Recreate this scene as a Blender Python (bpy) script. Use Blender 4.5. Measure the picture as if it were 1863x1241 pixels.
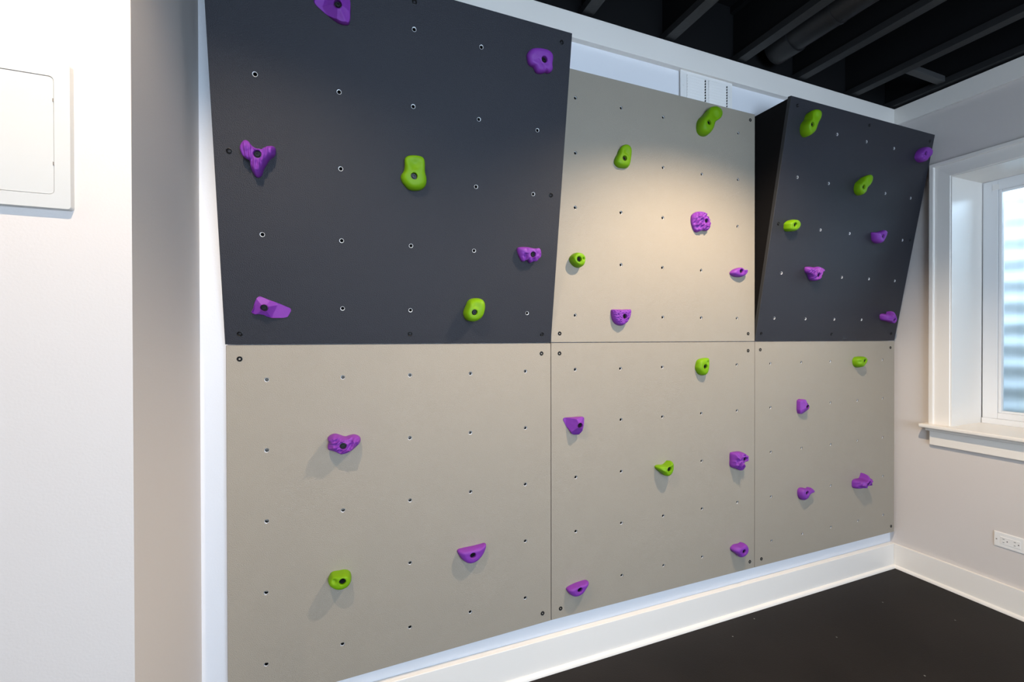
import bpy, bmesh, math, random
from math import sin, cos, pi, sqrt, atan2, radians, exp
from mathutils import Vector, Matrix, noise

for o in list(bpy.data.objects):
    bpy.data.objects.remove(o)
SC = bpy.context.scene
COL = SC.collection

# ------------------------------------------------------------------ camera
ZS = 1.452                       # height of the joint between the two rows of panels
cam_data = bpy.data.cameras.new('camera')
cam_data.sensor_fit = 'HORIZONTAL'
cam_data.sensor_width = 36.0
cam_data.lens = 794.86 / 1863 * 36.0
cam_data.clip_start = 0.02
cam = bpy.data.objects.new('camera', cam_data)
COL.objects.link(cam)
yaw, pitch, roll = 0.36837, -0.005378, -0.001914
fw = Vector((sin(yaw) * cos(pitch), cos(yaw) * cos(pitch), sin(pitch)))
rt = Vector((cos(yaw), -sin(yaw), 0))
up = rt.cross(fw)
rt2 = rt * cos(roll) + up * sin(roll)
up2 = -rt * sin(roll) + up * cos(roll)
cam.matrix_world = Matrix(((rt2.x, up2.x, -fw.x, 0.37128), (rt2.y, up2.y, -fw.y, -1.7240), (rt2.z, up2.z, -fw.z, ZS + 0.0186), (0, 0, 0, 1)))
SC.camera = cam

# ------------------------------------------------------------------ exposure, sky, lamps
SC.view_settings.view_transform = 'Standard'
SC.view_settings.look = 'None'
SC.view_settings.gamma = 1.0
SC.view_settings.use_curve_mapping = False
SC.view_settings.exposure = 0.0

world = bpy.data.worlds.new('overcast_sky')
SC.world = world
world.use_nodes = True
world.node_tree.nodes['Background'].inputs[0].default_value = (0.62, 0.79, 1.0, 1)
world.node_tree.nodes['Background'].inputs[1].default_value = 10.5


def portal(name, loc, rot, sx, sy):
    d = bpy.data.lights.new(name, 'AREA')
    d.shape = 'RECTANGLE'
    d.size, d.size_y = sx, sy
    d.cycles.is_portal = True
    o = bpy.data.objects.new(name, d)
    COL.objects.link(o)
    o.location = loc
    o.rotation_euler = rot
    return o


portal('window_portal', (4.075, -0.72, ZS + 0.24), (0, radians(90), 0), 1.5, 0.95)
portal('rear_opening_portal', (1.2, -4.30, 1.5), (radians(90), 0, 0), 2.6, 2.0)  # sampling portal for the made-up rear opening


def downlight(name, loc, power, color=(1.0, 0.80, 0.58), size=132, blend=0.60):
    d = bpy.data.lights.new(name, 'SPOT')
    d.energy = power
    d.color = color
    d.spot_size = radians(size)
    d.spot_blend = blend
    d.shadow_soft_size = 0.014
    o = bpy.data.objects.new(name, d)
    COL.objects.link(o)
    o.location = loc
    return o


for lx, ly, pw in ((0.0, -1.10, 105), (1.95, -0.92, 195), (-1.70, -1.10, 60), (-1.70, -2.85, 60)):  # last two lamps are added, to brighten the access-door wall
    downlight('ceiling_or_fill_downlight', (lx, ly, ZS + 1.40), pw)


# ------------------------------------------------------------------ materials
def mat(name, col, rough=0.6, metal=0.0, spec=0.5, bump=None, var=None, coat=0.0):
    """principled material; bump=(scale, distance, detail); var=(scale, amount) for uneven paint"""
    m = bpy.data.materials.new(name)
    m.use_nodes = True
    nt = m.node_tree
    b = nt.nodes['Principled BSDF']
    b.inputs['Base Color'].default_value = (*col, 1)
    b.inputs['Roughness'].default_value = rough
    b.inputs['Metallic'].default_value = metal
    b.inputs['Specular IOR Level'].default_value = spec
    if coat:
        b.inputs['Coat Weight'].default_value = coat
    tc = nt.nodes.new('ShaderNodeTexCoord')
    if var:
        n = nt.nodes.new('ShaderNodeTexNoise')
        n.inputs['Scale'].default_value = var[0]
        n.inputs['Detail'].default_value = 4
        nt.links.new(tc.outputs['Object'], n.inputs['Vector'])
        mx = nt.nodes.new('ShaderNodeMix')
        mx.data_type = 'RGBA'
        nt.links.new(n.outputs['Fac'], mx.inputs['Factor'])
        mx.inputs[6].default_value = (*[c * (1 - var[1]) for c in col], 1)
        mx.inputs[7].default_value = (*[min(1, c * (1 + var[1])) for c in col], 1)
        nt.links.new(mx.outputs[2], b.inputs['Base Color'])
    if bump:
        n = nt.nodes.new('ShaderNodeTexNoise')
        n.inputs['Scale'].default_value = bump[0]
        n.inputs['Detail'].default_value = bump[2] if len(bump) > 2 else 3
        nt.links.new(tc.outputs['Object'], n.inputs['Vector'])
        bp = nt.nodes.new('ShaderNodeBump')
        bp.inputs['Distance'].default_value = bump[1]
        bp.inputs['Strength'].default_value = 1.0
        nt.links.new(n.outputs['Fac'], bp.inputs['Height'])
        nt.links.new(bp.outputs['Normal'], b.inputs['Normal'])
    return m


M = {}
M['beige'] = mat('textured_beige_paint', (0.325, 0.284, 0.226), 0.50, spec=0.4, bump=(380, 0.0013, 2), var=(9, 0.03))
M['slate'] = mat('textured_slate_paint', (0.024, 0.0245, 0.031), 0.46, spec=0.25, bump=(340, 0.0017, 2), var=(7, 0.06))
M['ply_edge'] = mat('painted_plywood_edge', (0.022, 0.023, 0.026), 0.7, bump=(160, 0.0008, 2))
M['hole'] = mat('painted_bore_shade', (0.035, 0.028, 0.022), 0.9, spec=0.1)  # dark tone stands in for shade inside the drilled holes
M['ply_edge_beige'] = mat('beige_plywood_edge', (0.22, 0.19, 0.16), 0.7)
M['side'] = mat('slate_side_board', (0.006, 0.0055, 0.006), 0.8, spec=0.1, bump=(200, 0.0005, 2))
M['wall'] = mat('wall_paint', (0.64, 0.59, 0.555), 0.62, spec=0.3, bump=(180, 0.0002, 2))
M['wall_white'] = mat('wall_white_paint', (0.76, 0.76, 0.78), 0.55, spec=0.3, bump=(180, 0.0002, 2))
M['trim'] = mat('white_trim_paint', (0.83, 0.785, 0.725), 0.32, spec=0.5)
M['vinyl'] = mat('white_vinyl', (0.80, 0.80, 0.80), 0.35)
M['plate'] = mat('white_plastic', (0.80, 0.78, 0.75), 0.35)
M['ivory'] = mat('ivory_plastic', (0.565, 0.555, 0.53), 0.4)
M['black'] = mat('black_screw', (0.005, 0.005, 0.0055), 0.34, spec=0.28)
M['socket'] = mat('painted_recess_shade', (0.004, 0.004, 0.004), 0.8, spec=0.1)  # near-black colour standing in for shade in slots and nut bores
M['zinc'] = mat('zinc_nut', (0.80, 0.81, 0.83), 0.42, metal=0.35)
M['purple'] = mat('purple_resin', (0.195, 0.034, 0.32), 0.52, spec=0.30, bump=(330, 0.0004, 2), var=(30, 0.10))
M['green'] = mat('lime_resin', (0.150, 0.315, 0.002), 0.50, spec=0.22, bump=(330, 0.0002, 2), var=(30, 0.05))
M['joist'] = mat('black_painted_lumber', (0.013, 0.0135, 0.0145), 0.6, bump=(60, 0.001, 3))
M['deck'] = mat('black_painted_deck', (0.0035, 0.0035, 0.004), 0.85, spec=0.2)
M['duct'] = mat('black_painted_duct', (0.009, 0.009, 0.010), 0.5)
M['grey_pvc'] = mat('grey_bridging', (0.05, 0.05, 0.05), 0.5)
M['galv'] = mat('galvanised_steel', (0.70, 0.74, 0.75), 0.45, metal=0.0, spec=0.5, var=(14, 0.12))
M['gravel'] = mat('well_gravel', (0.30, 0.29, 0.27), 0.9, bump=(60, 0.02, 4), var=(40, 0.4))
M['exterior'] = mat('exterior_concrete', (0.4, 0.4, 0.4), 0.9)

# floor: dark rubbery sheet with faint smudges and a few white paint specks
fm = mat('dark_rubber_floor', (0.012, 0.0095, 0.0085), 0.6, spec=0.2, bump=(140, 0.0006, 3), var=(2.6, 0.5))
nt = fm.node_tree
bs = nt.nodes['Principled BSDF']
src = bs.inputs['Base Color'].links[0].from_socket
tc = nt.nodes.new('ShaderNodeTexCoord')
vo = nt.nodes.new('ShaderNodeTexVoronoi')
vo.voronoi_dimensions = '2D'
vo.inputs['Scale'].default_value = 2.3
nt.links.new(tc.outputs['Object'], vo.inputs['Vector'])
lt = nt.nodes.new('ShaderNodeMath')
lt.operation = 'LESS_THAN'
lt.inputs[1].default_value = 0.008
nt.links.new(vo.outputs['Distance'], lt.inputs[0])
mx = nt.nodes.new('ShaderNodeMix')
mx.data_type = 'RGBA'
nt.links.new(lt.outputs[0], mx.inputs['Factor'])
nt.links.new(src, mx.inputs[6])
mx.inputs[7].default_value = (0.2, 0.2, 0.19, 1)
nt.links.new(mx.outputs[2], bs.inputs['Base Color'])
M['floor'] = fm

# window glass: thin clear pane
gm = bpy.data.materials.new('window_glass')
gm.use_nodes = True
nt = gm.node_tree
nt.nodes.clear()
outn = nt.nodes.new('ShaderNodeOutputMaterial')
tr = nt.nodes.new('ShaderNodeBsdfTransparent')
tr.inputs[0].default_value = (0.93, 0.97, 0.98, 1)
gl = nt.nodes.new('ShaderNodeBsdfGlossy')
gl.inputs['Roughness'].default_value = 0.02
fr = nt.nodes.new('ShaderNodeFresnel')
fr.inputs[0].default_value = 1.45
ms = nt.nodes.new('ShaderNodeMixShader')
nt.links.new(fr.outputs[0], ms.inputs[0])
nt.links.new(tr.outputs[0], ms.inputs[1])
nt.links.new(gl.outputs[0], ms.inputs[2])
nt.links.new(ms.outputs[0], outn.inputs[0])
M['glass'] = gm


# ------------------------------------------------------------------ mesh helpers
def link(name, me, m, parent=None, matrix=None):
    o = bpy.data.objects.new(name, me)
    COL.objects.link(o)
    if m is not None and len(me.materials) == 0:
        me.materials.append(M[m])
    if parent is not None:
        o.parent = parent
    if matrix is not None:
        o.matrix_world = matrix if parent is None else matrix
        if parent is not None:
            o.matrix_parent_inverse = Matrix.Identity(4)
            o.matrix_local = matrix
    return o


def pydata(name, v, f, smooth=False, angle=None):
    me = bpy.data.meshes.new(name)
    me.from_pydata([tuple(p) for p in v], [], f)
    me.update()
    if smooth:
        me.polygons.foreach_set('use_smooth', [True] * len(me.polygons))
        if angle:
            me.set_sharp_from_angle(angle=radians(angle))
    return me


def box_bm(bm, x0, x1, y0, y1, z0, z1):
    vs = [bm.verts.new((x, y, z)) for x in (x0, x1) for y in (y0, y1) for z in (z0, z1)]
    for f in ((0, 1, 3, 2), (4, 6, 7, 5), (0, 4, 5, 1), (2, 3, 7, 6), (0, 2, 6, 4), (1, 5, 7, 3)):
        bm.faces.new([vs[i] for i in f])


def box(name, x0, x1, y0, y1, z0, z1, m, parent=None, bevel=0.0, seg=2):
    bm = bmesh.new()
    box_bm(bm, min(x0, x1), max(x0, x1), min(y0, y1), max(y0, y1), min(z0, z1), max(z0, z1))
    if bevel:
        bmesh.ops.bevel(bm, geom=bm.edges[:], offset=bevel, segments=seg, affect='EDGES', profile=0.5)
    bmesh.ops.recalc_face_normals(bm, faces=bm.faces[:])
    me = bpy.data.meshes.new(name)
    bm.to_mesh(me)
    bm.free()
    return link(name, me, m, parent)


def prism(name, poly, axis, c0, c1, m, parent=None, smooth=False):
    """extrude a 2-D outline along an axis: 'x' takes (y,z), 'y' takes (x,z), 'z' takes (x,y)"""
    def P3(p, c):
        return {'x': (c, p[0], p[1]), 'y': (p[0], c, p[1]), 'z': (p[0], p[1], c)}[axis]
    n = len(poly)
    v = [P3(p, c0) for p in poly] + [P3(p, c1) for p in poly]
    f = [tuple(range(n)), tuple(range(2 * n - 1, n - 1, -1))]
    f += [(i, i + n, (i + 1) % n + n, (i + 1) % n) for i in range(n)]
    me = pydata(name, v, f)
    bm = bmesh.new()
    bm.from_mesh(me)
    bmesh.ops.recalc_face_normals(bm, faces=bm.faces[:])
    bm.to_mesh(me)
    bm.free()
    if smooth:
        me.polygons.foreach_set('use_smooth', [True] * len(me.polygons))
        me.set_sharp_from_angle(angle=radians(40))
    return link(name, me, m, parent)


def lathe(name, prof, seg=20, caps=True):
    """revolve (r, h) points about local z"""
    v, f = [], []
    for r, h in prof:
        v += [(r * cos(2 * pi * i / seg), r * sin(2 * pi * i / seg), h) for i in range(seg)]
    for k in range(len(prof) - 1):
        for i in range(seg):
            j = (i + 1) % seg
            f.append((k * seg + i, k * seg + j, (k + 1) * seg + j, (k + 1) * seg + i))
    if caps:
        f.append(tuple((len(prof) - 1) * seg + i for i in range(seg)))
    return pydata(name, v, f, True, 35)


def struct(o):
    o['kind'] = 'structure'
    return o


def tag(o, label, cat, group=None):
    o['label'] = label
    o['category'] = cat
    if group:
        o['group'] = group
    return o


def empty(name, loc=(0, 0, 0)):
    o = bpy.data.objects.new(name, None)
    COL.objects.link(o)
    o.location = loc
    return o


def rrect(x0, x1, z0, z1, r, n=4):
    pts = []
    for cx, cz, a in ((x1 - r, z1 - r, 0), (x0 + r, z1 - r, 90), (x0 + r, z0 + r, 180), (x1 - r, z0 + r, 270)):
        for i in range(n + 1):
            t = radians(a + 90 * i / n)
            pts.append((cx + r * cos(t), cz + r * sin(t)))
    return pts


# ------------------------------------------------------------------ the room
PW = 1.2192                      # panel side
WY, WX = 0.034, 3.680            # faces of the wall behind the panels and of the window wall
TOP = ZS + 1.479                 # top of the white walls
NY, NX = -0.472, -0.081          # wall with the access door, and its return
struct(box('floor', -3.2, 3.9, -4.5, 0.30, -0.12, 0.0, 'floor'))
struct(box('wall_back', NX - 0.06, WX + 0.06, WY, WY + 0.16, -0.05, TOP, 'wall_white'))
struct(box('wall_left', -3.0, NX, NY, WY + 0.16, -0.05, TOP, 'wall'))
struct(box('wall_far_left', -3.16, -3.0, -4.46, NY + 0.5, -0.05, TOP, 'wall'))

# window wall with its opening
OY0, OY1, OZ0, OZ1 = -1.185, -0.262, ZS - 0.505, ZS + 0.968


def wall_with_hole(name, x0, x1, ya, yb, za, zb, hy0, hy1, hz0, hz1, m):
    out_ = [(ya, za), (yb, za), (yb, zb), (ya, zb)]
    inn = [(hy0, hz0), (hy1, hz0), (hy1, hz1), (hy0, hz1)]
    v = [(x, y, z) for x in (x0, x1) for (y, z) in out_ + inn]
    f = []
    for k in range(4):
        j = (k + 1) % 4
        f += [(k, j, 4 + j, 4 + k), (8 + j, 8 + k, 12 + k, 12 + j), (k, 8 + k, 8 + j, j), (4 + k, 4 + j, 12 + j, 12 + k)]
    me = pydata(name, v, f)
    bm = bmesh.new()
    bm.from_mesh(me)
    bmesh.ops.recalc_face_normals(bm, faces=bm.faces[:])
    bm.to_mesh(me)
    bm.free()
    return struct(link(name, me, m))


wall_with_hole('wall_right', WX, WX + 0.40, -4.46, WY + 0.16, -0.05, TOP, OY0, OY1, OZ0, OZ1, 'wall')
# rear wall behind the viewer; invented opening, sized to tune the daylight fill
rear = wall_with_hole('wall_rear', 0.0, 0.16, -3.72, 3.04, -0.05, TOP, -2.5, 0.1, 0.5, 2.5, 'wall')
rear.matrix_world = Matrix(((0, -1, 0, 0), (1, 0, 0, -4.46), (0, 0, 1, 0), (0, 0, 0, 1)))

# white boards along the top of the walls
struct(box('trim_1', NX, WX, 0.006, WY, ZS + 1.366, TOP, 'trim', bevel=0.0015))
struct(box('trim_2', WX - 0.020, WX, -4.3, 0.006, ZS + 1.372, TOP, 'trim', bevel=0.0015))

# baseboards with a quarter-round at the floor


def quarter(n=6, r=0.014):
    return [(0.0, 0.0)] + [(r * cos(t), r * 1.3 * sin(t)) for t in [pi / 2 * i / n for i in range(n + 1)]]


bb = struct(box('baseboard_back', NX, WX, 0.004, WY, 0.0, ZS - 1.302, 'trim', bevel=0.002))
prism('shoe_molding', [(0.004 - a, b) for a, b in quarter()], 'x', NX, WX - 0.016, 'trim', bb, True)
bb = struct(box('baseboard_right', WX - 0.016, WX, -4.3, 0.004, 0.0, ZS - 1.302, 'trim', bevel=0.002))
prism('shoe_molding', [(WX - 0.016 - a, b) for a, b in quarter()], 'y', -4.3, 0.004, 'trim', bb, True)

# open ceiling: black deck, I-joists, a duct and one bridging piece
CZ = ZS + 1.490
ceil = struct(box('ceiling', -3.2, 4.1, -4.5, 0.30, CZ + 0.31, CZ + 0.36, 'deck'))
struct(box('trim_3', -0.2, 4.05, WY + 0.02, WY + 0.06, TOP, CZ + 0.31, 'deck'))
struct(box('trim_4', WX + 0.03, WX + 0.07, -4.4, WY + 0.02, TOP, CZ + 0.31, 'deck'))


def joist_mesh(w=0.056, L=4.4):
    bm = bmesh.new()
    y0, y1 = WY + 0.018 - L, WY + 0.018
    pts = [(-w / 2, 0), (w / 2, 0), (w / 2, .034), (.006, .038), (.006, .27), (w / 2, .274), (w / 2, .308), (-w / 2, .308), (-w / 2, .274), (-.006, .27), (-.006, .038), (-w / 2, .034)]
    a = [bm.verts.new((x, y0, z)) for x, z in pts]
    b = [bm.verts.new((x, y1, z)) for x, z in pts]
    n = len(pts)
    for i in range(n):
        j = (i + 1) % n
        bm.faces.new((a[i], a[j], b[j], b[i]))
    bm.faces.new(a)
    bm.faces.new(b[::-1])
    bmesh.ops.recalc_face_normals(bm, faces=bm.faces[:])
    me = bpy.data.meshes.new('joist')
    bm.to_mesh(me)
    bm.free()
    return me


jm = joist_mesh()
jm.materials.append(M['joist'])
jm.materials.append(M['deck'])
for p in jm.polygons:
    if p.center.z > 0.0345:
        p.material_index = 1  # web and upper flange coloured darker, for the shade between joists
for x in (-2.29, -1.83, -1.37, -0.91, -0.45, 0.01, 0.475, 0.94, 1.411, 1.874, 2.346, 2.803, 3.265, 3.655):
    j = bpy.data.objects.new('joist', jm)
    COL.objects.link(j)
    j.location = (x, 0, CZ)
    j.parent = ceil

duct = empty('air_duct', (2.575, 0, CZ + 0.11))
tag(duct, 'black round metal duct running between the ceiling joists', 'duct')


def tube_y(name, r, y0, y1, m, parent, seg=28):
    v = [(r * cos(2 * pi * i / seg), y, r * sin(2 * pi * i / seg)) for y in (y0, y1) for i in range(seg)]
    f = [(i, (i + 1) % seg, seg + (i + 1) % seg, seg + i) for i in range(seg)] + [tuple(range(seg))[::-1], tuple(range(seg, 2 * seg))]
    return link(name, pydata(name, v, f, True, 40), m, parent)


tube_y('pipe', 0.080, -4.3, -0.10, 'duct', duct)
tube_y('collar', 0.087, -0.13, -0.01, 'duct', duct)
tube_y('seam_band', 0.083, -0.34, -0.325, 'duct', duct)
br = tag(box('bridging_strut', 3.293, 3.627, -0.262, -0.224, CZ + 0.012, CZ + 0.045, 'grey_pvc', bevel=0.003), 'small dark bridging strut between two ceiling joists near the corner', 'strut')

# ------------------------------------------------------------------ window
IY0, IY1, IZT = -1.177, -0.270, ZS + 0.9597      # inner edge of the casing
win = struct(empty('window_1', (WX, IY1, ZS)))


def wpart(o):
    o.parent = win
    o.matrix_parent_inverse = win.matrix_world.inverted() if False else Matrix.Translation(-Vector((WX, IY1, ZS)))
    return o


CASE = [(0.0, 3.68), (0.0, 3.667), (0.003, 3.664), (0.070, 3.661), (0.0725, 3.653), (0.076, 3.651), (0.0925, 3.651), (0.0955, 3.654), (0.0955, 3.68)]
SILLZ = ZS - 0.497


def casing(name, kind):
    v = []
    for d, x in CASE:
        p = {'far': ((x, IY1 + d, SILLZ), (x, IY1 + d, IZT + d)), 'head': ((x, IY1 + d, IZT + d), (x, IY0 - d, IZT + d)), 'near': ((x, IY0 - d, IZT + d), (x, IY0 - d, SILLZ))}[kind]
        v += p
    n = len(CASE)
    f = [(2 * i, 2 * i + 1, 2 * ((i + 1) % n) + 1, 2 * ((i + 1) % n)) for i in range(n)] + [tuple(2 * i for i in range(n)), tuple(2 * i + 1 for i in range(n - 1, -1, -1))]
    me = pydata(name, v, f)
    bm = bmesh.new()
    bm.from_mesh(me)
    bmesh.ops.recalc_face_normals(bm, faces=bm.faces[:])
    bm.to_mesh(me)
    bm.free()
    return wpart(link(name, me, 'trim'))


casing('casing_side', 'far')
casing('casing_head', 'head')
casing('casing_side', 'near')
wpart(box('stool', 3.606, 4.0, -1.300, -0.146, ZS - 0.519, SILLZ, 'trim', bevel=0.007, seg=3))
wpart(box('bed_molding', 3.643, 3.68, -1.284, -0.163, ZS - 0.538, ZS - 0.519, 'trim', bevel=0.005))
wpart(box('apron', 3.660, 3.68, -1.270, -0.177, ZS - 0.622, ZS - 0.519, 'trim', bevel=0.002))
wpart(box('jamb', 3.668, 3.876, -0.275, -0.262, SILLZ, IZT + 0.006, 'trim'))
wpart(box('jamb_extension', 3.877, 3.996, -0.272, -0.262, SILLZ, IZT + 0.006, 'trim'))
wpart(box('jamb', 3.668, 3.996, -1.185, -1.172, SILLZ, IZT + 0.006, 'trim'))
wpart(box('head_jamb', 3.668, 3.876, -1.172, -0.275, IZT - 0.005, IZT + 0.006, 'trim'))
wpart(box('head_jamb_extension', 3.877, 3.996, -1.172, -0.272, IZT - 0.002, IZT + 0.006, 'trim'))
fz0, fz1 = ZS - 0.482, ZS + 0.956
wpart(box('frame_stile', 4.000, 4.075, -0.340, -0.2745, fz0 + 0.018, fz1, 'vinyl', bevel=0.002))
wpart(box('frame_stile', 4.000, 4.075, -1.172, -1.106, fz0 + 0.018, fz1, 'vinyl', bevel=0.002))
wpart(box('frame_head', 4.000, 4.075, -1.106, -0.340, ZS + 0.895, fz1, 'vinyl', bevel=0.002))
wpart(box('frame_sill', 3.990, 4.075, -1.172, -0.2745, SILLZ, fz0 + 0.018, 'vinyl', bevel=0.002))
wpart(box('sash_bottom', 4.000, 4.070, -1.106, -0.340, fz0 + 0.018, ZS - 0.428, 'vinyl', bevel=0.003))
wpart(box('glazing_bead', 4.004, 4.030, -0.355, -0.3405, ZS - 0.428, ZS + 0.895, 'vinyl', bevel=0.003))
wpart(box('glazing_bead', 4.004, 4.030, -1.1055, -1.091, ZS - 0.428, ZS + 0.895, 'vinyl', bevel=0.003))
wpart(box('glazing_bead', 4.004, 4.030, -1.091, -0.355, ZS - 0.428, ZS - 0.415, 'vinyl', bevel=0.003))
wpart(box('glazing_bead', 4.004, 4.030, -1.091, -0.355, ZS + 0.881, ZS + 0.895, 'vinyl', bevel=0.003))
wpart(box('corner_gusset', 3.997, 4.001, -0.345, -0.318, ZS + 0.898, ZS + 0.930, 'plate'))
wpart(box('pane', 4.034, 4.040, -1.100, -0.346, ZS - 0.424, ZS + 0.892, 'glass'))

# corrugated steel window well outside
cy, R0, pit, z0w, z1w = -0.72, 0.90, 0.150, ZS - 0.60, ZS + 1.05
nz, na = 130, 36
v, f = [], []
for s in (0.0, 0.004):
    for k in range(nz + 1):
        z = z0w + (z1w - z0w) * k / nz
        r = R0 + 0.011 * sin(2 * pi * (z - ZS) / pit) + s
        for i in range(na + 1):
            t = -pi / 2 + pi * i / na
            v.append((4.085 + max(0.0, r * cos(t)), cy + r * sin(t), z))
n1 = (nz + 1) * (na + 1)
for s in (0, 1):
    for k in range(nz):
        for i in range(na):
            a = s * n1 + k * (na + 1) + i
            q = (a, a + 1, a + na + 2, a + na + 1)
            f.append(q if s == 0 else q[::-1])
well = tag(link('window_well', pydata('window_well', v, f, True), 'galv'), 'corrugated galvanised steel window well seen through the window glass', 'window well')
struct(prism('ground_gravel', [(4.08, cy - 0.95), (5.05, cy - 0.95), (5.05, cy + 0.95), (4.08, cy + 0.95)], 'z', ZS - 0.75, ZS - 0.585, 'gravel'))

# ------------------------------------------------------------------ access door on the near wall
ap = tag(empty('access_door', (-0.342, NY, ZS + 0.303)), 'white plastic access door with square flange on the bright wall', 'access door')


def local(o, root):
    o.parent = root
    o.matrix_parent_inverse = Matrix.Translation(-root.location)
    return o


def ring_prism(name, outer, inner, y0, y1, m, chamfer=0.0):
    """flat ring in x-z between two outlines of equal point count"""
    n = len(outer)
    cx = sum(p[0] for p in outer) / n
    cz = sum(p[1] for p in outer) / n
    o2 = [(cx + (x - cx) * (1 - chamfer), cz + (z - cz) * (1 - chamfer)) for x, z in outer]
    v = [(x, y1, z) for x, z in outer] + [(x, y0, z) for x, z in o2] + [(x, y0, z) for x, z in inner] + [(x, y1, z) for x, z in inner]
    f = []
    for k in range(3):
        for i in range(n):
            j = (i + 1) % n
            f.append((k * n + i, k * n + j, (k + 1) * n + j, (k + 1) * n + i))
    me = pydata(name, v, f)
    bm = bmesh.new()
    bm.from_mesh(me)
    bmesh.ops.recalc_face_normals(bm, faces=bm.faces[:])
    bm.to_mesh(me)
    bm.free()
    return link(name, me, m)


az0, az1, ax0, ax1 = ZS + 0.3015, ZS + 0.620, -0.500, -0.1825
dz0, dz1, dx0, dx1 = ZS + 0.3335, ZS + 0.5865, -0.470, -0.2125
local(ring_prism('flange', rrect(ax0, ax1, az0, az1, 0.006), rrect(dx0 - 0.0012, dx1 + 0.0012, dz0 - 0.0012, dz1 + 0.0012, 0.009), NY - 0.011, NY, 'ivory', 0.012), ap)
local(prism('door', rrect(dx0, dx1, dz0, dz1, 0.008), 'y', NY - 0.010, NY - 0.003, 'ivory'), ap)
for z in (ZS + 0.5367, ZS + 0.3998):
    local(box('latch_slot', dx1 - 0.0012, dx1 + 0.0012, NY - 0.0112, NY - 0.004, z - 0.0035, z + 0.0035, 'ply_edge_beige'), ap)

# ------------------------------------------------------------------ air vent above the middle panel
vt = tag(empty('air_vent', (2.116, WY, ZS + 1.222)), 'white louvred air vent with two banks of slats above the tall beige panel', 'air vent')
VY = 0.020
vz0, vz1 = ZS + 1.2215, ZS + 1.380
local(box('backing', 1.9590, 2.2910, VY + 0.006, WY, vz0, vz1, 'plate'), vt)
for x0, x1 in ((1.9530, 1.9920), (2.1155, 2.1335), (2.2625, 2.2975)):
    local(box('frame_bar', x0, x1, VY, VY + 0.006, vz0, vz1, 'plate', bevel=0.001), vt)
local(box('frame_rail', 1.9920, 2.1155, VY, VY + 0.006, ZS + 1.348, vz1, 'plate'), vt)
local(box('frame_rail', 2.1335, 2.2625, VY, VY + 0.006, ZS + 1.348, vz1, 'plate'), vt)
for x0, x1 in ((1.9920, 2.1155), (2.1335, 2.2625)):
    sl = None
    for k in range(9):
        zt = ZS + 1.3475 - 0.0144 * k
        pr = [(VY + 0.006, zt - 0.0142), (VY, zt - 0.0142), (VY - 0.0055, zt - 0.0022), (VY - 0.0045, zt - 0.0008), (VY + 0.006, zt)]
        local(prism('slat', pr, 'x', x0, x1 - 0.009, 'plate'), vt)
        local(box('louvre_gap_shade', x1 - 0.0065, x1 - 0.001, VY - 0.0020, VY + 0.006, zt - 0.0105, zt - 0.0038, 'socket'), vt)  # black block drawn as the shade in the open louvre end
for x in (1.9710, 2.2790):
    sm = lathe('screw', [(0.0, 0.0025), (0.003, 0.002), (0.0038, 0.0)], 12, False)
    local(link('screw', sm, 'plate', None, Matrix(((1, 0, 0, x), (0, 0, -1, VY), (0, 1, 0, ZS + 1.292), (0, 0, 0, 1)))), vt)

# ------------------------------------------------------------------ wall outlet by the window
ol = tag(empty('wall_outlet', (WX, -0.52, ZS - 1.111)), 'white sideways electrical outlet plate low on the window wall', 'outlet')
oz0, oz1, oy0, oy1 = ZS - 1.111, ZS - 1.031, -0.583, -0.4525
bm = bmesh.new()
box_bm(bm, WX - 0.006, WX, oy0, oy1, oz0, oz1)
bmesh.ops.bevel(bm, geom=[e for e in bm.edges if all(abs(vv.co.x - (WX - 0.006)) < 1e-6 for vv in e.verts)], offset=0.003, segments=2, affect='EDGES')
me = bpy.data.meshes.new('cover_plate')
bm.to_mesh(me)
bm.free()
local(link('cover_plate', me, 'plate'), ol)
rc = local(box('receptacle', WX - 0.0075, WX - 0.005, -0.554, -0.478, ZS - 1.092, ZS - 1.052, 'plate', bevel=0.0012), ol)
for yc in (-0.497, -0.539):
    for dz, L in ((0.009, 0.0075), (-0.009, 0.0062)):
        o = box('slot', WX - 0.0079, WX - 0.006, yc + 0.006 - L / 2, yc + 0.006 + L / 2, ZS - 1.072 + dz - 0.0011, ZS - 1.072 + dz + 0.0011, 'socket')
        o.parent = rc
    o = prism('ground_hole', [(yc - 0.008 + 0.0026 * cos(t), ZS - 1.072 + 0.0026 * sin(t)) for t in [2 * pi * i / 10 for i in range(10)]], 'x', WX - 0.0079, WX - 0.006, 'socket')
    o.parent = rc
for yc in (-0.4635, -0.572):
    sm = lathe('screw', [(0.0032, 0.0), (0.0028, 0.0012), (0.0008, 0.0014), (0.0006, 0.0008)], 10)
    local(link('screw', sm, 'ply_edge_beige', None, Matrix(((0, 0, -1, WX - 0.006), (-1, 0, 0, yc), (0, 1, 0, ZS - 1.072), (0, 0, 0, 1)))), ol)

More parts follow.
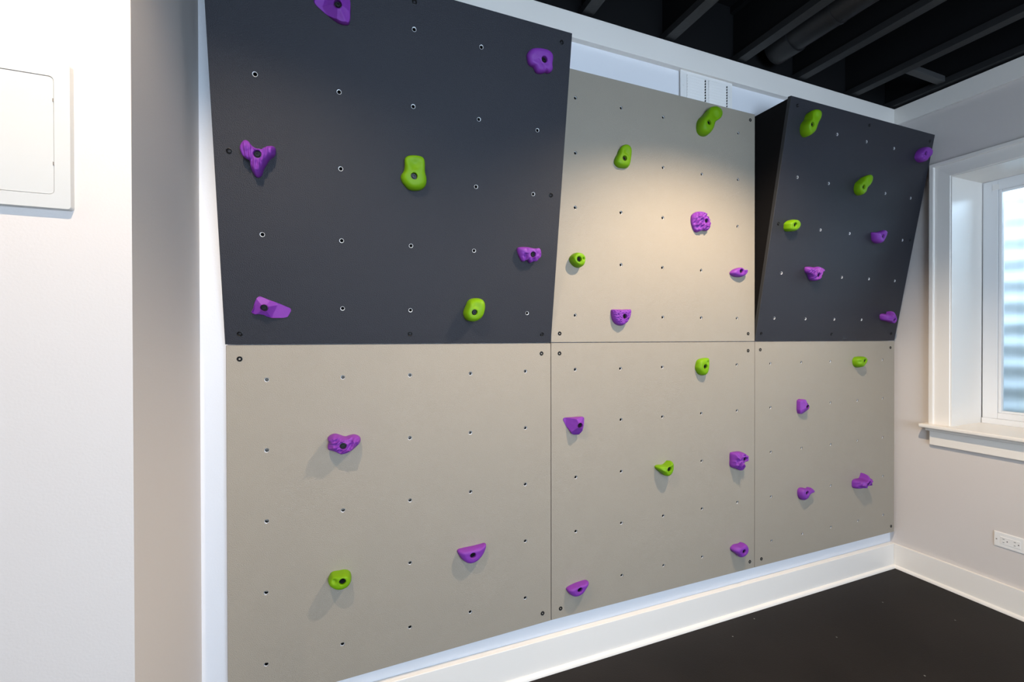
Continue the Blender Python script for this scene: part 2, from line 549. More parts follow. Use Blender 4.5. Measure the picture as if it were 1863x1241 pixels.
# positions on the panels, in millimetres from each panel's corner
NUTS = {
    'LL': [(122, -123), (369, -123), (612, -123), (855, -124), (1098, -122), (121, -369), (611, -367), (854, -366), (1098, -365), (120, -617), (368, -614), (611, -610), (854, -608), (1097, -607), (117, -866), (610, -854), (1097, -851), (116, -1117), (364, -1109), (609, -1105), (852, -1101), (1096, -1096)],
    'LM': [(121, -121), (362, -123), (604, -122), (1090, -122), (365, -363), (605, -365), (849, -364), (1092, -365), (124, -605), (366, -606), (852, -607), (124, -849), (367, -849), (610, -851), (854, -851), (1096, -850), (369, -1096), (612, -1095), (856, -1097)],
    'LR': [(118, -121), (361, -120), (608, -120), (1096, -120), (119, -363), (609, -363), (854, -363), (1100, -361), (122, -608), (365, -608), (612, -610), (855, -608), (1101, -608), (124, -854), (613, -853), (1104, -853), (128, -1098), (373, -1100), (616, -1099), (862, -1099), (1108, -1099)],
    'UM': [(124, 1095), (367, 1096), (610, 1096), (1100, 1101), (124, 849), (609, 851), (852, 851), (1098, 855), (122, 605), (365, 607), (607, 606), (1095, 608), (365, 363), (605, 363), (848, 363), (121, 122), (607, 121), (848, 122), (1091, 123)],
    'UL': [(605, 1109), (849, 1106), (114, 867), (361, 861), (607, 859), (851, 857), (1093, 857), (365, 615), (851, 613), (1092, 613), (120, 373), (367, 372), (609, 372), (854, 371), (369, 131), (612, 130), (1098, 128)],
    'UR': [(377, 1112), (620, 1112), (864, 1113), (132, 864), (374, 862), (860, 866), (1102, 866), (369, 618), (612, 619), (1101, 620), (122, 372), (611, 373), (854, 375), (1103, 375), (120, 129), (365, 129), (608, 130), (854, 131)],
}
SCREWS = {
    'LL': [(41, -49), (1174, -46), (1177, -1179)],
    'UL': [(43, 37), (612, 38), (1173, 38), (35, 625), (1171, 617), (604, 1194), (1172, 1193)],
    'UM': [(43, 41), (1170, 43), (1184, 1184)],
    'LM': [(42, -47), (1170, -48), (46, -1178), (1184, -1182)],
    'LR': [(40, -44), (1176, -43), (50, -1182), (1187, -1182)],
    'UR': [(55, 1197), (619, 1197), (1180, 1200), (44, 622), (1176, 626), (39, 44), (607, 42), (1170, 47)],
}
HOLD_DATA = [
    (1, 'UL', 'purple', 'facet', 359, 1111, 30, [(-73, 4, 13), (-70, -2, 10), (-60, -9, 5), (-41, -21, 4), (-18, -34, 4), (1, -42, 4), (16, -44, 4), (34, -39, 4), (38, -23, 4), (39, 11, 5), (37, 38, 15), (27, 61, 23), (6, 70, 25), (-27, 66, 26), (-56, 43, 24), (-73, 21, 19)], []),
    (2, 'UL', 'purple', 'slab', 1093, 1106, 20, [(-62, -9, 4), (-56, -22, 4), (-45, -27, 4), (-34, -29, 4), (-26, -43, 4), (-10, -46, 4), (8, -41, 4), (14, -35, 4), (23, -38, 5), (36, -34, 7), (43, -22, 10), (38, -7, 14), (39, 17, 18), (33, 31, 18), (19, 38, 18), (-5, 39, 18), (-30, 37, 15), (-49, 32, 11), (-62, 20, 6), (-66, 7, 4)], [(-34, -6, -3, 18)]),
    (3, 'UL', 'purple', 'flute', 119, 620, 34, [(-45, -5, 27), (-36, -15, 25), (-24, -21, 20), (-25, -32, 9), (-23, -45, 5), (-13, -64, 4), (-4, -67, 4), (6, -59, 4), (12, -40, 4), (23, -19, 4), (31, -6, 4), (44, 6, 4), (49, 21, 5), (47, 34, 9), (36, 35, 13), (25, 30, 16), (20, 23, 16), (9, 19, 23), (-6, 19, 28), (-17, 26, 28), (-25, 37, 28), (-36, 39, 28), (-45, 28, 28), (-50, 13, 28)], [(-34, 21, 6, 14), (38, 15, 4, 12), (-3, -47, 5, 12)]),
    (4, 'UL', 'green', 'smooth', 611, 617, 25, [(-32, 35, 8), (-34, 17, 4), (-44, 1, 4), (-43, -15, 4), (-32, -32, 4), (-13, -46, 4), (10, -47, 4), (32, -40, 4), (46, -23, 7), (47, 1, 14), (40, 21, 20), (38, 57, 22), (30, 70, 22), (11, 73, 22), (-14, 71, 19), (-29, 64, 16), (-33, 52, 13)], [(2, 44, -7, 20), (0, 68, 4, 12)]),
    (5, 'UL', 'purple', 'claw', 1097, 372, 22, [(-62, 9, 4), (-57, -4, 4), (-48, -21, 4), (-37, -32, 4), (-20, -24, 4), (-5, -36, 9), (5, -28, 15), (22, -26, 18), (28, -16, 19), (39, -5, 19), (37, 17, 19), (28, 28, 19), (10, 25, 18), (-24, 29, 5), (-59, 25, 4), (-64, 17, 4)], [(-35, -9, -5, 8), (-51, -18, 4, 6)]),
    (6, 'UL', 'purple', 'facet', 122, 130, 22, [(-31, -25, 20), (-18, -23, 20), (-3, -26, 20), (2, -32, 20), (21, -37, 14), (55, -36, 4), (69, -32, 4), (80, -10, 4), (78, -2, 4), (45, 13, 4), (8, 28, 6), (-15, 38, 12), (-23, 32, 15), (-32, 10, 19), (-36, -5, 20), (-44, -19, 20)], [(57, -9, -4, 18)]),
    (7, 'UL', 'green', 'smooth', 854, 131, 39, [(-35, -3, 4), (-32, -21, 4), (-23, -35, 5), (-3, -40, 15), (19, -33, 28), (37, -16, 32), (45, 9, 32), (46, 33, 28), (39, 48, 21), (23, 54, 11), (0, 52, 4), (-17, 43, 4), (-25, 26, 4)], [(6, 29, -6, 16)]),
    (8, 'UM', 'green', 'smooth', 856, 1094, 38, [(-4, 54, 6), (-30, 29, 4), (-42, 2, 4), (-41, -30, 4), (-26, -49, 4), (2, -53, 4), (25, -44, 4), (44, -23, 4), (54, 2, 8), (54, 19, 30), (81, 38, 31), (97, 57, 31), (100, 79, 31), (86, 94, 31), (55, 98, 30), (26, 89, 26), (10, 75, 19)], [(55, 73, 9, 24), (41, 42, -5, 16)]),
    (9, 'UM', 'green', 'smooth', 367, 851, 22, [(-25, 25, 4), (-38, 3, 4), (-43, -17, 4), (-35, -29, 4), (-16, -38, 4), (19, -36, 4), (33, -29, 7), (39, -9, 13), (42, 29, 19), (42, 55, 19), (28, 68, 19), (6, 67, 18), (-11, 56, 14), (-21, 37, 6)], [(9, 30, -5, 14)]),
    (10, 'UM', 'purple', 'rock', 854, 607, 24, [(-76, -6, 4), (-70, -26, 4), (-58, -47, 4), (-38, -55, 4), (-8, -43, 7), (13, -45, 13), (27, -35, 18), (30, -14, 21), (26, 15, 22), (9, 27, 21), (-3, 44, 20), (-28, 49, 13), (-53, 44, 6), (-71, 30, 4), (-76, 16, 4)], []),
    (11, 'UM', 'green', 'smooth', 121, 368, 32, [(-27, -10, 4), (-9, -27, 4), (14, -33, 7), (28, -25, 20), (35, -7, 27), (34, 15, 27), (18, 28, 26), (-1, 32, 15), (-17, 25, 4), (-31, 8, 4)], [(23, 3, -9, 6)]),
    (12, 'UM', 'purple', 'ledge', 1088, 368, 24, [(-44, -19, 4), (-19, -27, 4), (13, -28, 11), (37, -17, 21), (53, -1, 21), (51, 12, 21), (31, 9, 21), (17, 18, 20), (0, 21, 9), (-34, 9, 4), (-52, -8, 4)], [(34, -6, -4, 8)]),
    (13, 'UM', 'purple', 'sponge', 366, 121, 24, [(-57, 4, 4), (-50, -19, 4), (-34, -36, 4), (-9, -43, 6), (8, -35, 16), (24, -19, 21), (36, 5, 21), (39, 31, 21), (25, 33, 20), (-10, 32, 9), (-50, 32, 4), (-58, 27, 4)], []),
    (14, 'UR', 'green', 'smooth', 121, 1107, 41, [(-8, 32, 4), (-25, 9, 4), (-26, -19, 4), (-11, -43, 4), (16, -49, 4), (47, -28, 5), (50, -4, 21), (52, 20, 34), (66, 49, 33), (67, 70, 33), (51, 81, 31), (26, 80, 27), (5, 70, 18), (-2, 55, 7)], [(20, 44, -6, 18), (35, 70, 5, 14)]),
    (15, 'UR', 'purple', 'groove', 1093, 1111, 32, [(-28, -26, 4), (-6, -38, 4), (23, -41, 4), (55, -32, 7), (52, -19, 20), (74, 3, 27), (77, 27, 27), (55, 40, 26), (24, 43, 20), (0, 36, 6), (-24, 14, 4), (-33, -11, 4)], []),
    (16, 'UR', 'green', 'smooth', 607, 867, 29, [(-27, -15, 4), (-8, -35, 4), (20, -40, 4), (44, -26, 6), (44, 2, 23), (65, 23, 25), (77, 48, 25), (72, 70, 24), (50, 73, 22), (19, 61, 13), (-2, 41, 4), (-26, 19, 4)], [(33, 42, -5, 14)]),
    (17, 'UR', 'green', 'smooth', 121, 620, 32, [(-37, -7, 4), (-32, -25, 4), (-13, -33, 4), (24, -29, 11), (34, -20, 25), (47, -5, 27), (46, 13, 27), (28, 26, 26), (6, 29, 15), (-15, 23, 4), (-36, 8, 4)], [(-20, 11, 3, 12)]),
    (18, 'UR', 'purple', 'smooth', 853, 621, 28, [(-52, -5, 4), (-38, -28, 4), (-8, -39, 4), (18, -37, 8), (24, -24, 20), (36, 1, 24), (42, 30, 24), (17, 38, 21), (-1, 30, 14), (-20, 22, 4), (-59, 19, 4)], [(-16, 13, -6, 10)]),
    (19, 'UR', 'purple', 'rock', 366, 374, 28, [(-67, 10, 4), (-51, 3, 4), (-39, -12, 4), (-27, -27, 4), (3, -33, 8), (12, -13, 22), (22, 3, 24), (36, 17, 24), (47, 33, 24), (8, 46, 18), (-17, 40, 5), (-44, 43, 4), (-73, 39, 4), (-76, 25, 4)], []),
    (20, 'UR', 'purple', 'smooth', 1096, 137, 38, [(-63, -5, 4), (-26, -11, 4), (-7, -18, 22), (15, -21, 29), (29, 0, 32), (19, 21, 32), (-3, 47, 28), (-15, 53, 18), (-17, 36, 10), (-23, 25, 4), (-47, 35, 4), (-76, 30, 4), (-76, 12, 4)], [(-77, 18, -9, 14), (-22, 34, 4, 12)]),
    (21, 'LL', 'purple', 'rock', 369, -366, 42, [(-49, 11, 9), (-52, 0, 15), (-50, -13, 22), (-33, -18, 28), (-21, -24, 32), (-7, -31, 34), (12, -29, 34), (29, -22, 30), (46, -11, 17), (59, 2, 9), (60, 17, 5), (52, 26, 4), (37, 31, 4), (22, 29, 4), (7, 26, 4), (-10, 33, 4), (-26, 39, 4), (-43, 35, 4), (-53, 24, 5)], [(29, 8, -5, 12), (-33, 24, 3, 12)]),
    (22, 'LL', 'purple', 'ledge', 854, -853, 28, [(-48, -8, 5), (-32, -25, 14), (-12, -34, 22), (13, -32, 24), (36, -18, 23), (54, 1, 16), (63, 21, 10), (60, 29, 8), (44, 27, 6), (6, 24, 4), (-32, 23, 4), (-58, 18, 4)], []),
    (23, 'LL', 'green', 'smooth', 365, -853, 42, [(-45, -12, 24), (-33, -22, 32), (-16, -31, 34), (4, -31, 34), (20, -26, 27), (30, -15, 10), (30, -1, 4), (23, 14, 4), (7, 21, 4), (-11, 21, 4), (-34, 21, 4), (-44, 11, 4), (-49, -1, 12)], [(-27, 6, -8, 8)]),
    (24, 'LM', 'green', 'smooth', 847, -124, 24, [(-40, -12, 4), (-25, -36, 4), (-4, -45, 9), (14, -41, 16), (24, -26, 20), (30, 7, 21), (32, 31, 19), (28, 43, 16), (-5, 41, 6), (-29, 31, 4), (-38, 11, 4)], [(18, 21, -6, 9)]),
    (25, 'LM', 'purple', 'facet', 123, -364, 36, [(-46, -12, 4), (-26, -41, 15), (-11, -47, 25), (13, -48, 29), (20, -30, 30), (26, 5, 29), (30, 30, 24), (22, 35, 20), (-13, 32, 5), (-59, 32, 4), (-66, 25, 4)], []),
    (26, 'LM', 'green', 'smooth', 609, -610, 39, [(-50, -2, 4), (-28, -20, 4), (-14, -33, 21), (2, -36, 30), (18, -27, 32), (31, -3, 32), (33, 23, 27), (24, 34, 19), (11, 24, 15), (-8, 13, 4), (-36, 15, 4), (-53, 11, 4)], [(-30, 12, -9, 14), (10, 23, 4, 9)]),
    (27, 'LM', 'purple', 'rock', 1097, -610, 40, [(-59, -5, 4), (-57, -42, 4), (-27, -57, 10), (-7, -63, 26), (7, -43, 32), (6, -25, 33), (23, -13, 33), (31, 10, 30), (18, 22, 20), (4, 31, 8), (-43, 31, 4), (-57, 26, 4)], []),
    (28, 'LM', 'purple', 'ledge', 125, -1095, 28, [(-38, -24, 7), (-15, -32, 20), (16, -24, 24), (39, -4, 20), (54, 11, 15), (51, 21, 11), (18, 19, 4), (-10, 16, 4), (-43, 8, 4), (-53, -2, 4)], []),
    (29, 'LM', 'purple', 'smooth', 1099, -1095, 34, [(-51, -3, 4), (-27, -21, 5), (-14, -33, 22), (12, -28, 28), (34, -14, 28), (40, 5, 27), (33, 25, 19), (18, 32, 7), (-2, 27, 4), (-35, 27, 4), (-57, 13, 4)], [(-23, 25, 4, 14)]),
    (30, 'LR', 'green', 'smooth', 854, -119, 36, [(-42, -29, 4), (-16, -42, 4), (-1, -36, 21), (10, -21, 30), (29, -4, 30), (27, 13, 30), (10, 25, 24), (-3, 26, 6), (-37, 20, 4), (-51, 0, 4)], [(-38, -5, -7, 7)]),
    (31, 'LR', 'purple', 'facet', 365, -367, 30, [(-44, -19, 4), (-37, -41, 4), (-9, -45, 7), (6, -33, 20), (25, -7, 26), (38, 12, 26), (20, 25, 20), (6, 39, 6), (-28, 41, 4), (-42, 33, 4)], []),
    (32, 'LR', 'purple', 'smooth', 366, -854, 27, [(-37, -13, 4), (-27, -35, 4), (-6, -47, 5), (17, -35, 16), (30, -15, 23), (54, -8, 23), (74, -3, 23), (63, 11, 20), (47, 21, 12), (28, 14, 4), (5, 21, 4), (-23, 23, 4), (-37, 10, 4)], [(5, 15, -8, 11)]),
    (33, 'LR', 'purple', 'rock', 870, -855, 48, [(-61, -34, 4), (-10, -28, 21), (1, -18, 37), (39, -19, 39), (49, 7, 39), (38, 24, 38), (10, 28, 35), (20, 40, 19), (16, 49, 6), (-2, 20, 4), (-40, 18, 4), (-67, 7, 4)], []),
]
HOLD_LABELS = {
    1: 'angular purple hold cut by the frame at the top of the dark slate overhang',
    2: 'thin flat purple hold in the top corner of the dark panel nearest the vent',
    3: 'purple three-armed fluted hold shaped like a Y on the large dark panel',
    4: 'lime green figure-eight hold in the middle of the large dark panel',
    5: 'small purple claw-like hold at mid height by the edge of the large dark panel',
    6: 'purple wedge hold low on the large dark panel by the white return wall',
    7: 'lime green egg-shaped hold at the bottom of the large dark panel',
    8: 'long green kidney-shaped hold just under the white air vent',
    9: 'green oval hold in the upper part of the beige panel below the vent',
    10: 'deeply wrinkled purple hold in the middle of the upper beige panel',
    11: 'small round green hold with two dimples beside the dark panel edge',
    12: 'flat purple lip-shaped hold at the edge of the upper beige panel',
    13: 'purple pocked sponge-like hold at the bottom of the upper beige panel',
    14: 'large green dished hold in the top corner of the dark corner panel',
    15: 'purple grooved oval hold near the top edge by the window casing',
    16: 'slanted green elongated hold in the middle of the dark corner panel',
    17: 'small green ring-like hold at the side edge of the dark corner panel',
    18: 'smooth purple cup-shaped hold on the dark corner panel near the window',
    19: 'rough craggy purple hold on the dark corner panel, lower half',
    20: 'smooth purple saddle-shaped hold at the bottom corner of the dark corner panel',
    21: 'purple layered rock-like hold on the lower beige panel by the return wall',
    22: 'purple half-moon ledge hold low on the lower beige panel by the return wall',
    23: 'green round hold with a thumb dimple low on the lower beige panel',
    24: 'green rounded hold near the top of the lower middle beige panel',
    25: 'purple faceted wedge hold with a pink-lit flat top on the lower middle panel',
    26: 'green saddle-shaped hold in the centre of the lower middle panel',
    27: 'purple blocky layered hold at the side edge of the lower middle panel',
    28: 'purple leaf-shaped ledge hold in the bottom corner of the lower middle panel',
    29: 'purple pebble-shaped hold low by the joint with the corner beige panel',
    30: 'small green stub-nosed hold near the top of the corner beige panel',
    31: 'purple faceted nub hold in the upper half of the corner beige panel',
    32: 'smooth purple hold with a saddle dip low on the corner beige panel',
    33: 'jagged purple hold with a pointed horn low on the corner beige panel',
}

# ------------------------------------------------------------------ climbing panels
TILT = radians(9.4)
THK = 0.018


def frame(x, tilt):
    """panel frame: local x along the wall, y up the face, z out of the face"""
    s, c = (sin(TILT), cos(TILT)) if tilt else (0.0, 1.0)
    return Matrix(((1, 0, 0, x), (0, -s, -c, 0), (0, c, -s, ZS), (0, 0, 0, 1)))


nut_me = lathe('tee_nut', [(0.0079, -0.0009), (0.0076, -0.0004), (0.0067, -0.0006), (0.0063, -0.0016), (0.0060, -0.0045), (0.0060, -0.0172)], 14)
nut_me.materials.append(M['zinc'])
nut_me.materials.append(M['socket'])
for p in nut_me.polygons:
    if p.center.z < -0.0040 or len(p.vertices) > 4:
        p.material_index = 1
screw_me = lathe('screw', [(0.0090, 0.0), (0.0088, 0.0010), (0.0078, 0.0013), (0.0060, -0.0002), (0.0050, 0.0009), (0.0034, 0.0010), (0.0028, -0.0030)], 16)
screw_me.materials.append(M['black'])


def cell_perimeter(c):
    pts = []
    for k in range(4):
        (x0, y0), (x1, y1) = c[k], c[(k + 1) % 4]
        for i in range(4):
            pts.append((x0 + (x1 - x0) * i / 4, y0 + (y1 - y0) * i / 4))
    return pts


def board_mesh(name, corners, nuts, b_sign):
    """board with round holes: corners = (bl, br, tr, tl) on the face; nuts = hole centres"""
    bl, br_, tr_, tl = [Vector(c) for c in corners]

    def at(u, w):
        return (bl * (1 - u) + br_ * u) * (1 - w) + (tl * (1 - u) + tr_ * u) * w
    v, f, bored = [], [], []

    def add(p, z):
        v.append((p[0], p[1], z))
        return len(v) - 1
    for i in range(5):
        for j in range(5):
            c = [at(i / 5, j / 5), at((i + 1) / 5, j / 5), at((i + 1) / 5, (j + 1) / 5), at(i / 5, (j + 1) / 5)]
            lo_x, hi_x = min(p[0] for p in c), max(p[0] for p in c)
            lo_y, hi_y = min(p[1] for p in c), max(p[1] for p in c)
            hole = [n for n in nuts if lo_x + 0.02 < n[0] < hi_x - 0.02 and lo_y + 0.02 < n[1] < hi_y - 0.02]
            if not hole:
                f.append(tuple(add(p, 0.0) for p in c))
                continue
            h = hole[0]
            per = cell_perimeter(c)
            k0 = len(v)
            for p in per:
                add(p, 0.0)
            n = len(per)
            for r, z in ((0.0086, 0.0), (0.0078, -0.0008), (0.0078, -THK)):
                for p in per:
                    t = atan2(p[1] - h[1], p[0] - h[0])
                    add((h[0] + r * cos(t), h[1] + r * sin(t)), z)
            for k in range(3):
                for q in range(n):
                    w = (q + 1) % n
                    if k == 2:
                        bored.append(len(f))
                    f.append((k0 + k * n + q, k0 + k * n + w, k0 + (k + 1) * n + w, k0 + (k + 1) * n + q))
    # rim with a slightly eased edge, and the back
    e = 0.0012
    cen = (bl + br_ + tr_ + tl) / 4
    front = [bl, br_, tr_, tl]
    outer = [Vector((p.x + (e if p.x > cen.x else -e), p.y + (e if p.y > cen.y else -e))) for p in front]
    i0 = [add(p, 0.0) for p in front]
    i1 = [add(p, -e) for p in outer]
    i2 = [add(p, -THK) for p in outer]
    ne = len(f)
    for k in range(4):
        j = (k + 1) % 4
        f.append((i0[j], i0[k], i1[k], i1[j]))
        f.append((i1[j], i1[k], i2[k], i2[j]))
    f.append(tuple(i2[::-1]))
    me = pydata(name, v, f)
    for k in range(ne, len(f)):
        me.polygons[k].material_index = 1
    for k in bored:
        me.polygons[k].material_index = 2
    return me


G = 0.0022       # half of the shadow gap between boards
PANELS = {
    # key: (x origin, tilted, corners bl br tr tl, paint, label)
    'LL': (0.0, False, ((G, -1.249), (PW - G, -1.2187), (PW - G, -0.0035), (G, -0.0035)), 'beige', 'lower beige climbing panel beside the white return wall, three holds on it'),
    'LM': (PW, False, ((G, -1.2187), (PW - G, -1.2187), (PW - G, -0.0020), (G, -0.0020)), 'beige', 'lower middle beige climbing panel directly below the tall panel with the vent above'),
    'LR': (2 * PW, False, ((G, -1.2190), (PW - G, -1.2205), (PW - G, -0.0020), (G, -0.0020)), 'beige', 'lower beige climbing panel in the corner next to the window wall'),
    'UM': (PW, False, ((G, 0.0030), (PW - G, 0.0030), (PW - G, 1.2192), (G, 1.2192)), 'beige', 'upper beige climbing panel standing between the two dark overhanging panels'),
    'UL': (0.0, True, ((0.0, 0.0020), (PW - 0.001, 0.0020), (PW - 0.005, 1.2345), (-0.013, 1.2345)), 'slate', 'large dark slate overhanging climbing panel beside the white return wall'),
    'UR': (2 * PW, True, ((G, 0.0030), (PW - G - 0.002, 0.0030), (PW - G - 0.002, 1.2400), (G + 0.002, 1.2330)), 'slate', 'dark slate overhanging climbing panel in the corner next to the window'),
}
for key, (px, tilted, corners, paint, label) in PANELS.items():
    mw = frame(px, tilted)
    root = bpy.data.objects.new('bouldering_board', None)
    COL.objects.link(root)
    root.matrix_world = mw
    tag(root, label, 'climbing panel', 'climbing wall panels')
    nuts = [(a / 1000, b / 1000) for a, b in NUTS[key]]
    me = board_mesh('board', corners, nuts, 1)
    me.materials.append(M[paint])
    me.materials.append(M['ply_edge' if paint == 'slate' else 'ply_edge_beige'])
    me.materials.append(M['hole'])
    bo = link('board', me, None, root)
    for a, b in nuts:
        o = bpy.data.objects.new('tee_nut', nut_me)
        COL.objects.link(o)
        o.parent = root
        o.location = (a, b, 0.0 if paint == 'slate' else -0.0022)
    for a, b in SCREWS[key]:
        o = bpy.data.objects.new('screw', screw_me)
        COL.objects.link(o)
        o.parent = root
        o.location = (a / 1000, b / 1000, 0.0002)
    if tilted:
        # triangular side boards that close the wedge behind the overhang, and a top board
        hgt = 1.228
        y_top = -sin(TILT) * hgt
        s, c = sin(TILT), cos(TILT)
        off = THK / c + 0.0003
        inv = mw.inverted()
        for x0, x1 in ((0.003, 0.018), (PW - 0.022, PW - 0.007)):
            poly = [(WY - 0.001, 0.125), (WY - 0.001, c * hgt), (off - s * hgt, c * hgt), (off - s * 0.02 / 1.0, 0.02 + 0.0)]
            poly = [(WY - 0.001, 0.016), (WY - 0.001, c * hgt), (off - s * hgt, c * hgt), (min(WY - 0.0012, off - s * 0.016), 0.016)]
            vv = [inv @ Vector((px + x, y, ZS + z)) for x in (x0, x1) for y, z in poly]
            n = 4
            ff = [tuple(range(n)), tuple(range(2 * n - 1, n - 1, -1))] + [(i, i + n, (i + 1) % n + n, (i + 1) % n) for i in range(n)]
            me2 = pydata('side_board', vv, ff)
            bm = bmesh.new()
            bm.from_mesh(me2)
            bmesh.ops.recalc_face_normals(bm, faces=bm.faces[:])
            bm.to_mesh(me2)
            bm.free()
            link('side_board', me2, 'side', root)

# ------------------------------------------------------------------ holds
bolt_me = lathe('bolt', [(0.0112, -0.0085), (0.0108, -0.0070), (0.0080, -0.0068), (0.0074, -0.0068), (0.0072, -0.0016), (0.0064, -0.0008), (0.0040, -0.0008), (0.0036, -0.0012), (0.0036, -0.0055)], 18)
bolt_me.materials.append(M['black'])
HOLE = 0.0118


def periodic(angs, vals, t):
    n = len(angs)
    for i in range(n):
        a0, a1 = angs[i], angs[(i + 1) % n] + (2 * pi if i == n - 1 else 0)
        tt = t if t >= angs[0] else t + 2 * pi
        if a0 <= tt <= a1:
            u = 0 if a1 == a0 else (tt - a0) / (a1 - a0)
            # straight chord between two rim points, in polar form
            x = vals[i][0] * (1 - u) + vals[(i + 1) % n][0] * u
            return x, u, i
    return vals[0][0], 0, 0


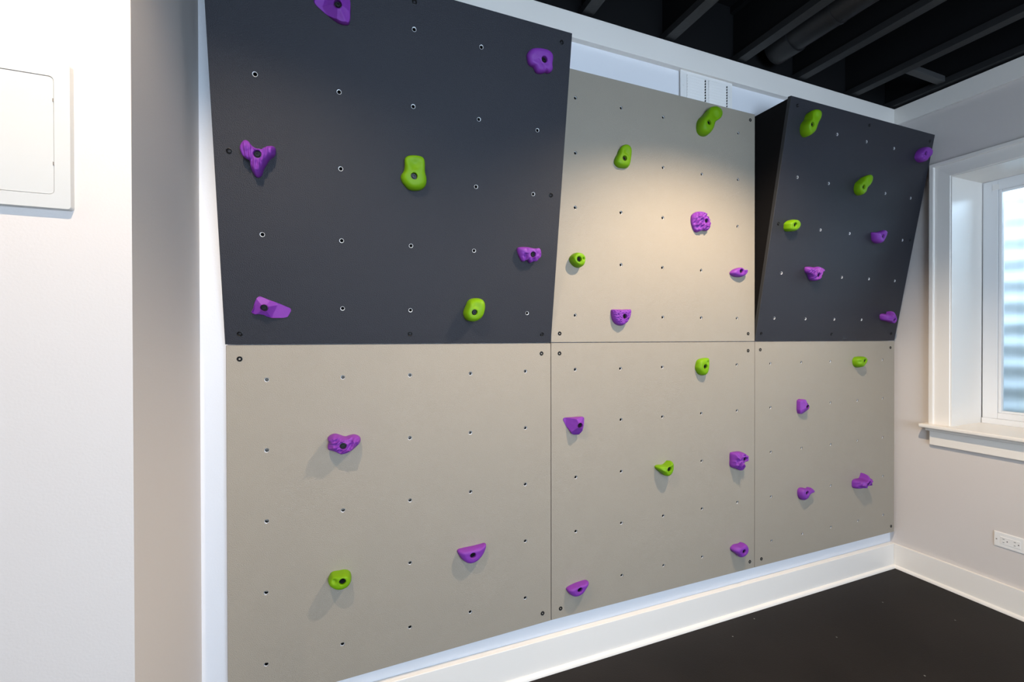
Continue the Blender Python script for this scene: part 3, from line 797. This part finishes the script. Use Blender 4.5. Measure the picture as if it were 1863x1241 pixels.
def hold_mesh(idx, style, hb, rim, bumps):
    rnd = random.Random(idx * 17 + 3)
    NA, NR = {'sponge': (170, 40), 'rock': (140, 32), 'flute': (140, 26)}.get(style, (96, 20))
    # resample the rim as a closed polyline, evenly along its length
    P = [Vector(r) / 1000 for r in rim]
    n = len(P)
    fine = []
    for i in range(n):
        p0, p1, p2, p3 = P[i - 1], P[i], P[(i + 1) % n], P[(i + 2) % n]
        for k in range(12):
            u = k / 12
            if style in ('facet',):
                q = p1.lerp(p2, u)
            else:
                q = 0.5 * ((2 * p1) + (p2 - p0) * u + (2 * p0 - 5 * p1 + 4 * p2 - p3) * u * u + (3 * p1 - p0 - 3 * p2 + p3) * u ** 3)
            fine.append(q)
    m = len(fine)
    rp = []
    cum = [0.0]
    for i in range(m):
        cum.append(cum[-1] + (fine[(i + 1) % m] - fine[i]).length)
    L = cum[-1]
    j = 0
    for k in range(NA):
        s = L * k / NA
        while cum[j + 1] < s:
            j += 1
        u = (s - cum[j]) / max(1e-9, cum[j + 1] - cum[j])
        rp.append(fine[j % m].lerp(fine[(j + 1) % m], u))
    for _ in range({'facet': 1, 'rock': 1}.get(style, 2)):
        rp = [(rp[k - 1] + rp[k] * 2 + rp[(k + 1) % NA]) / 4 for k in range(NA)]
    cen = sum((Vector((p.x, p.y)) for p in rp), Vector((0, 0))) / NA
    H = hb / 1000 + 0.0065
    seed = Vector((idx * 3.7, idx * 1.3, idx * 0.9))
    planes = []
    if style == 'facet':
        for k in range(7):
            a = 2 * pi * (k + rnd.random() * 0.6) / 7
            planes.append((cos(a), sin(a), H * rnd.uniform(1.0, 1.18), rnd.uniform(0.25, 0.9)))
    expo = {'slab': 5.0, 'ledge': 3.2, 'smooth': 3.6, 'facet': 4.0, 'rock': 3.4, 'sponge': 4.5, 'flute': 2.8, 'claw': 3.0, 'groove': 3.4}[style]
    v, f = [], []
    # throat of the bolt hole, then the skin out to the rim, then the skirt down to the panel
    ang = [atan2(p.y, p.x) for p in rp]
    rows = []
    for r, dz in ((HOLE * 0.96, -0.0155), (HOLE, -0.0012)):
        rows.append([(r * cos(a), r * sin(a), H + dz) for a in ang])
    for k in range(NR + 1):
        s = k / NR
        row = []
        for i in range(NA):
            p = rp[i]
            hx, hy = HOLE * 1.08 * cos(ang[i]), HOLE * 1.08 * sin(ang[i])
            x, y = hx + (p.x - hx) * s, hy + (p.y - hy) * s
            top = H
            if style == 'ledge':
                top = H + 0.004 * max(0.0, y / 0.03) * (1 - s)
            h = p.z + (top - p.z) * (max(0.0, 1 - s ** expo)) ** 0.62
            fade = min(1.0, s * 5) * (1 - s ** 6)
            for bx, by, am, rd in bumps:
                d2 = ((x - bx / 1000) ** 2 + (y - by / 1000) ** 2) / (rd / 1000) ** 2
                h += am / 1000 * exp(-d2) * min(1.0, s * 4) * (1 - 0.6 * s ** 4)
            q = Vector((x, y, 0)) + seed
            if style == 'facet':
                for nx, ny, hh, sl in planes:
                    h = min(h, hh - sl * max(-0.5, (x * nx + y * ny)))
                h += 0.0012 * noise.noise(q * 60) * fade
            elif style == 'rock':
                a = 0.6 + 0.2 * (idx % 4)
                qq = Vector(((x * cos(a) + y * sin(a)) * 28, (-x * sin(a) + y * cos(a)) * 75, idx * 2.1))
                h += ((1 - abs(noise.noise(qq))) ** 3 * 0.014 - 0.008 + 0.007 * noise.noise(q * 50) + 0.003 * noise.noise(q * 130)) * fade
            elif style == 'sponge':
                d = noise.voronoi(q * 150)[0][0]
                h += (-0.0065 * max(0.0, 0.5 - d) / 0.5 + 0.0015 * noise.noise(q * 70)) * min(1.0, s * 5) * (1 - 0.3 * s ** 6)
            elif style == 'flute':
                h += (0.0022 * sin(x * 520 + 2 * noise.noise(q * 40)) + 0.0015 * noise.noise(q * 120)) * fade
            elif style == 'claw':
                h += (-0.009 * abs(sin(x * 95 + 1.2)) ** 6 * (1 if y < 0.004 else 0.2) + 0.002 * noise.noise(q * 90)) * fade
            elif style == 'groove':
                if x < 0.0 and y < 0.008:
                    h += -0.0035 * (0.5 + 0.5 * sin((x * 0.5 - y * 0.85) * 700)) * fade
            elif style == 'slab':
                h += (0.0016 * noise.noise(q * 45) - 0.003 * exp(-((x * 0.75 + y * 0.6 + 0.016) / 0.0022) ** 2) * (1 if y < 0 else 0)) * fade
            else:
                h += 0.0006 * noise.noise(q * 40) * fade
            row.append((x, y, max(h, 0.0015)))
        rows.append(row)
    for fr_, zz in ((0.10, 0.55), (0.22, 0.0)):
        row = []
        for p in rp:
            ins = fr_ * max(0.0, p.z - 0.003) / 0.03
            x, y = p.x + (cen.x - p.x) * ins, p.y + (cen.y - p.y) * ins
            row.append((x, y, p.z * zz + (0.0 if zz else -0.0004)))
        rows.append(row)
    for r in rows:
        v += r
    R = len(rows)
    for k in range(R - 1):
        for i in range(NA):
            w = (i + 1) % NA
            f.append((k * NA + i, (k + 1) * NA + i, (k + 1) * NA + w, k * NA + w))
    me = pydata('climbing_hold', v, f, True, {'facet': 24, 'rock': 50}.get(style, 60))
    bm = bmesh.new()
    bm.from_mesh(me)
    bmesh.ops.recalc_face_normals(bm, faces=bm.faces[:])
    # the skin must face away from the panel
    tot = sum(fc.normal.z * fc.calc_area() for fc in bm.faces)
    if tot < 0:
        bmesh.ops.reverse_faces(bm, faces=bm.faces[:])
    bm.to_mesh(me)
    bm.free()
    return me


for (idx, key, colour, style, a, b, hb, rim, bumps) in HOLD_DATA:
    px, tilted = PANELS[key][0], PANELS[key][1]
    mw = frame(px, tilted) @ Matrix.Translation((a / 1000, b / 1000, 0.0))
    me = hold_mesh(idx, style, hb, rim, bumps)
    o = link('climbing_hold', me, colour)
    o.matrix_world = mw
    tag(o, HOLD_LABELS[idx], 'climbing hold', colour + ' climbing holds')
    bt = bpy.data.objects.new('bolt', bolt_me)
    COL.objects.link(bt)
    bt.parent = o
    bt.location = (0, 0, hb / 1000 + 0.0015)
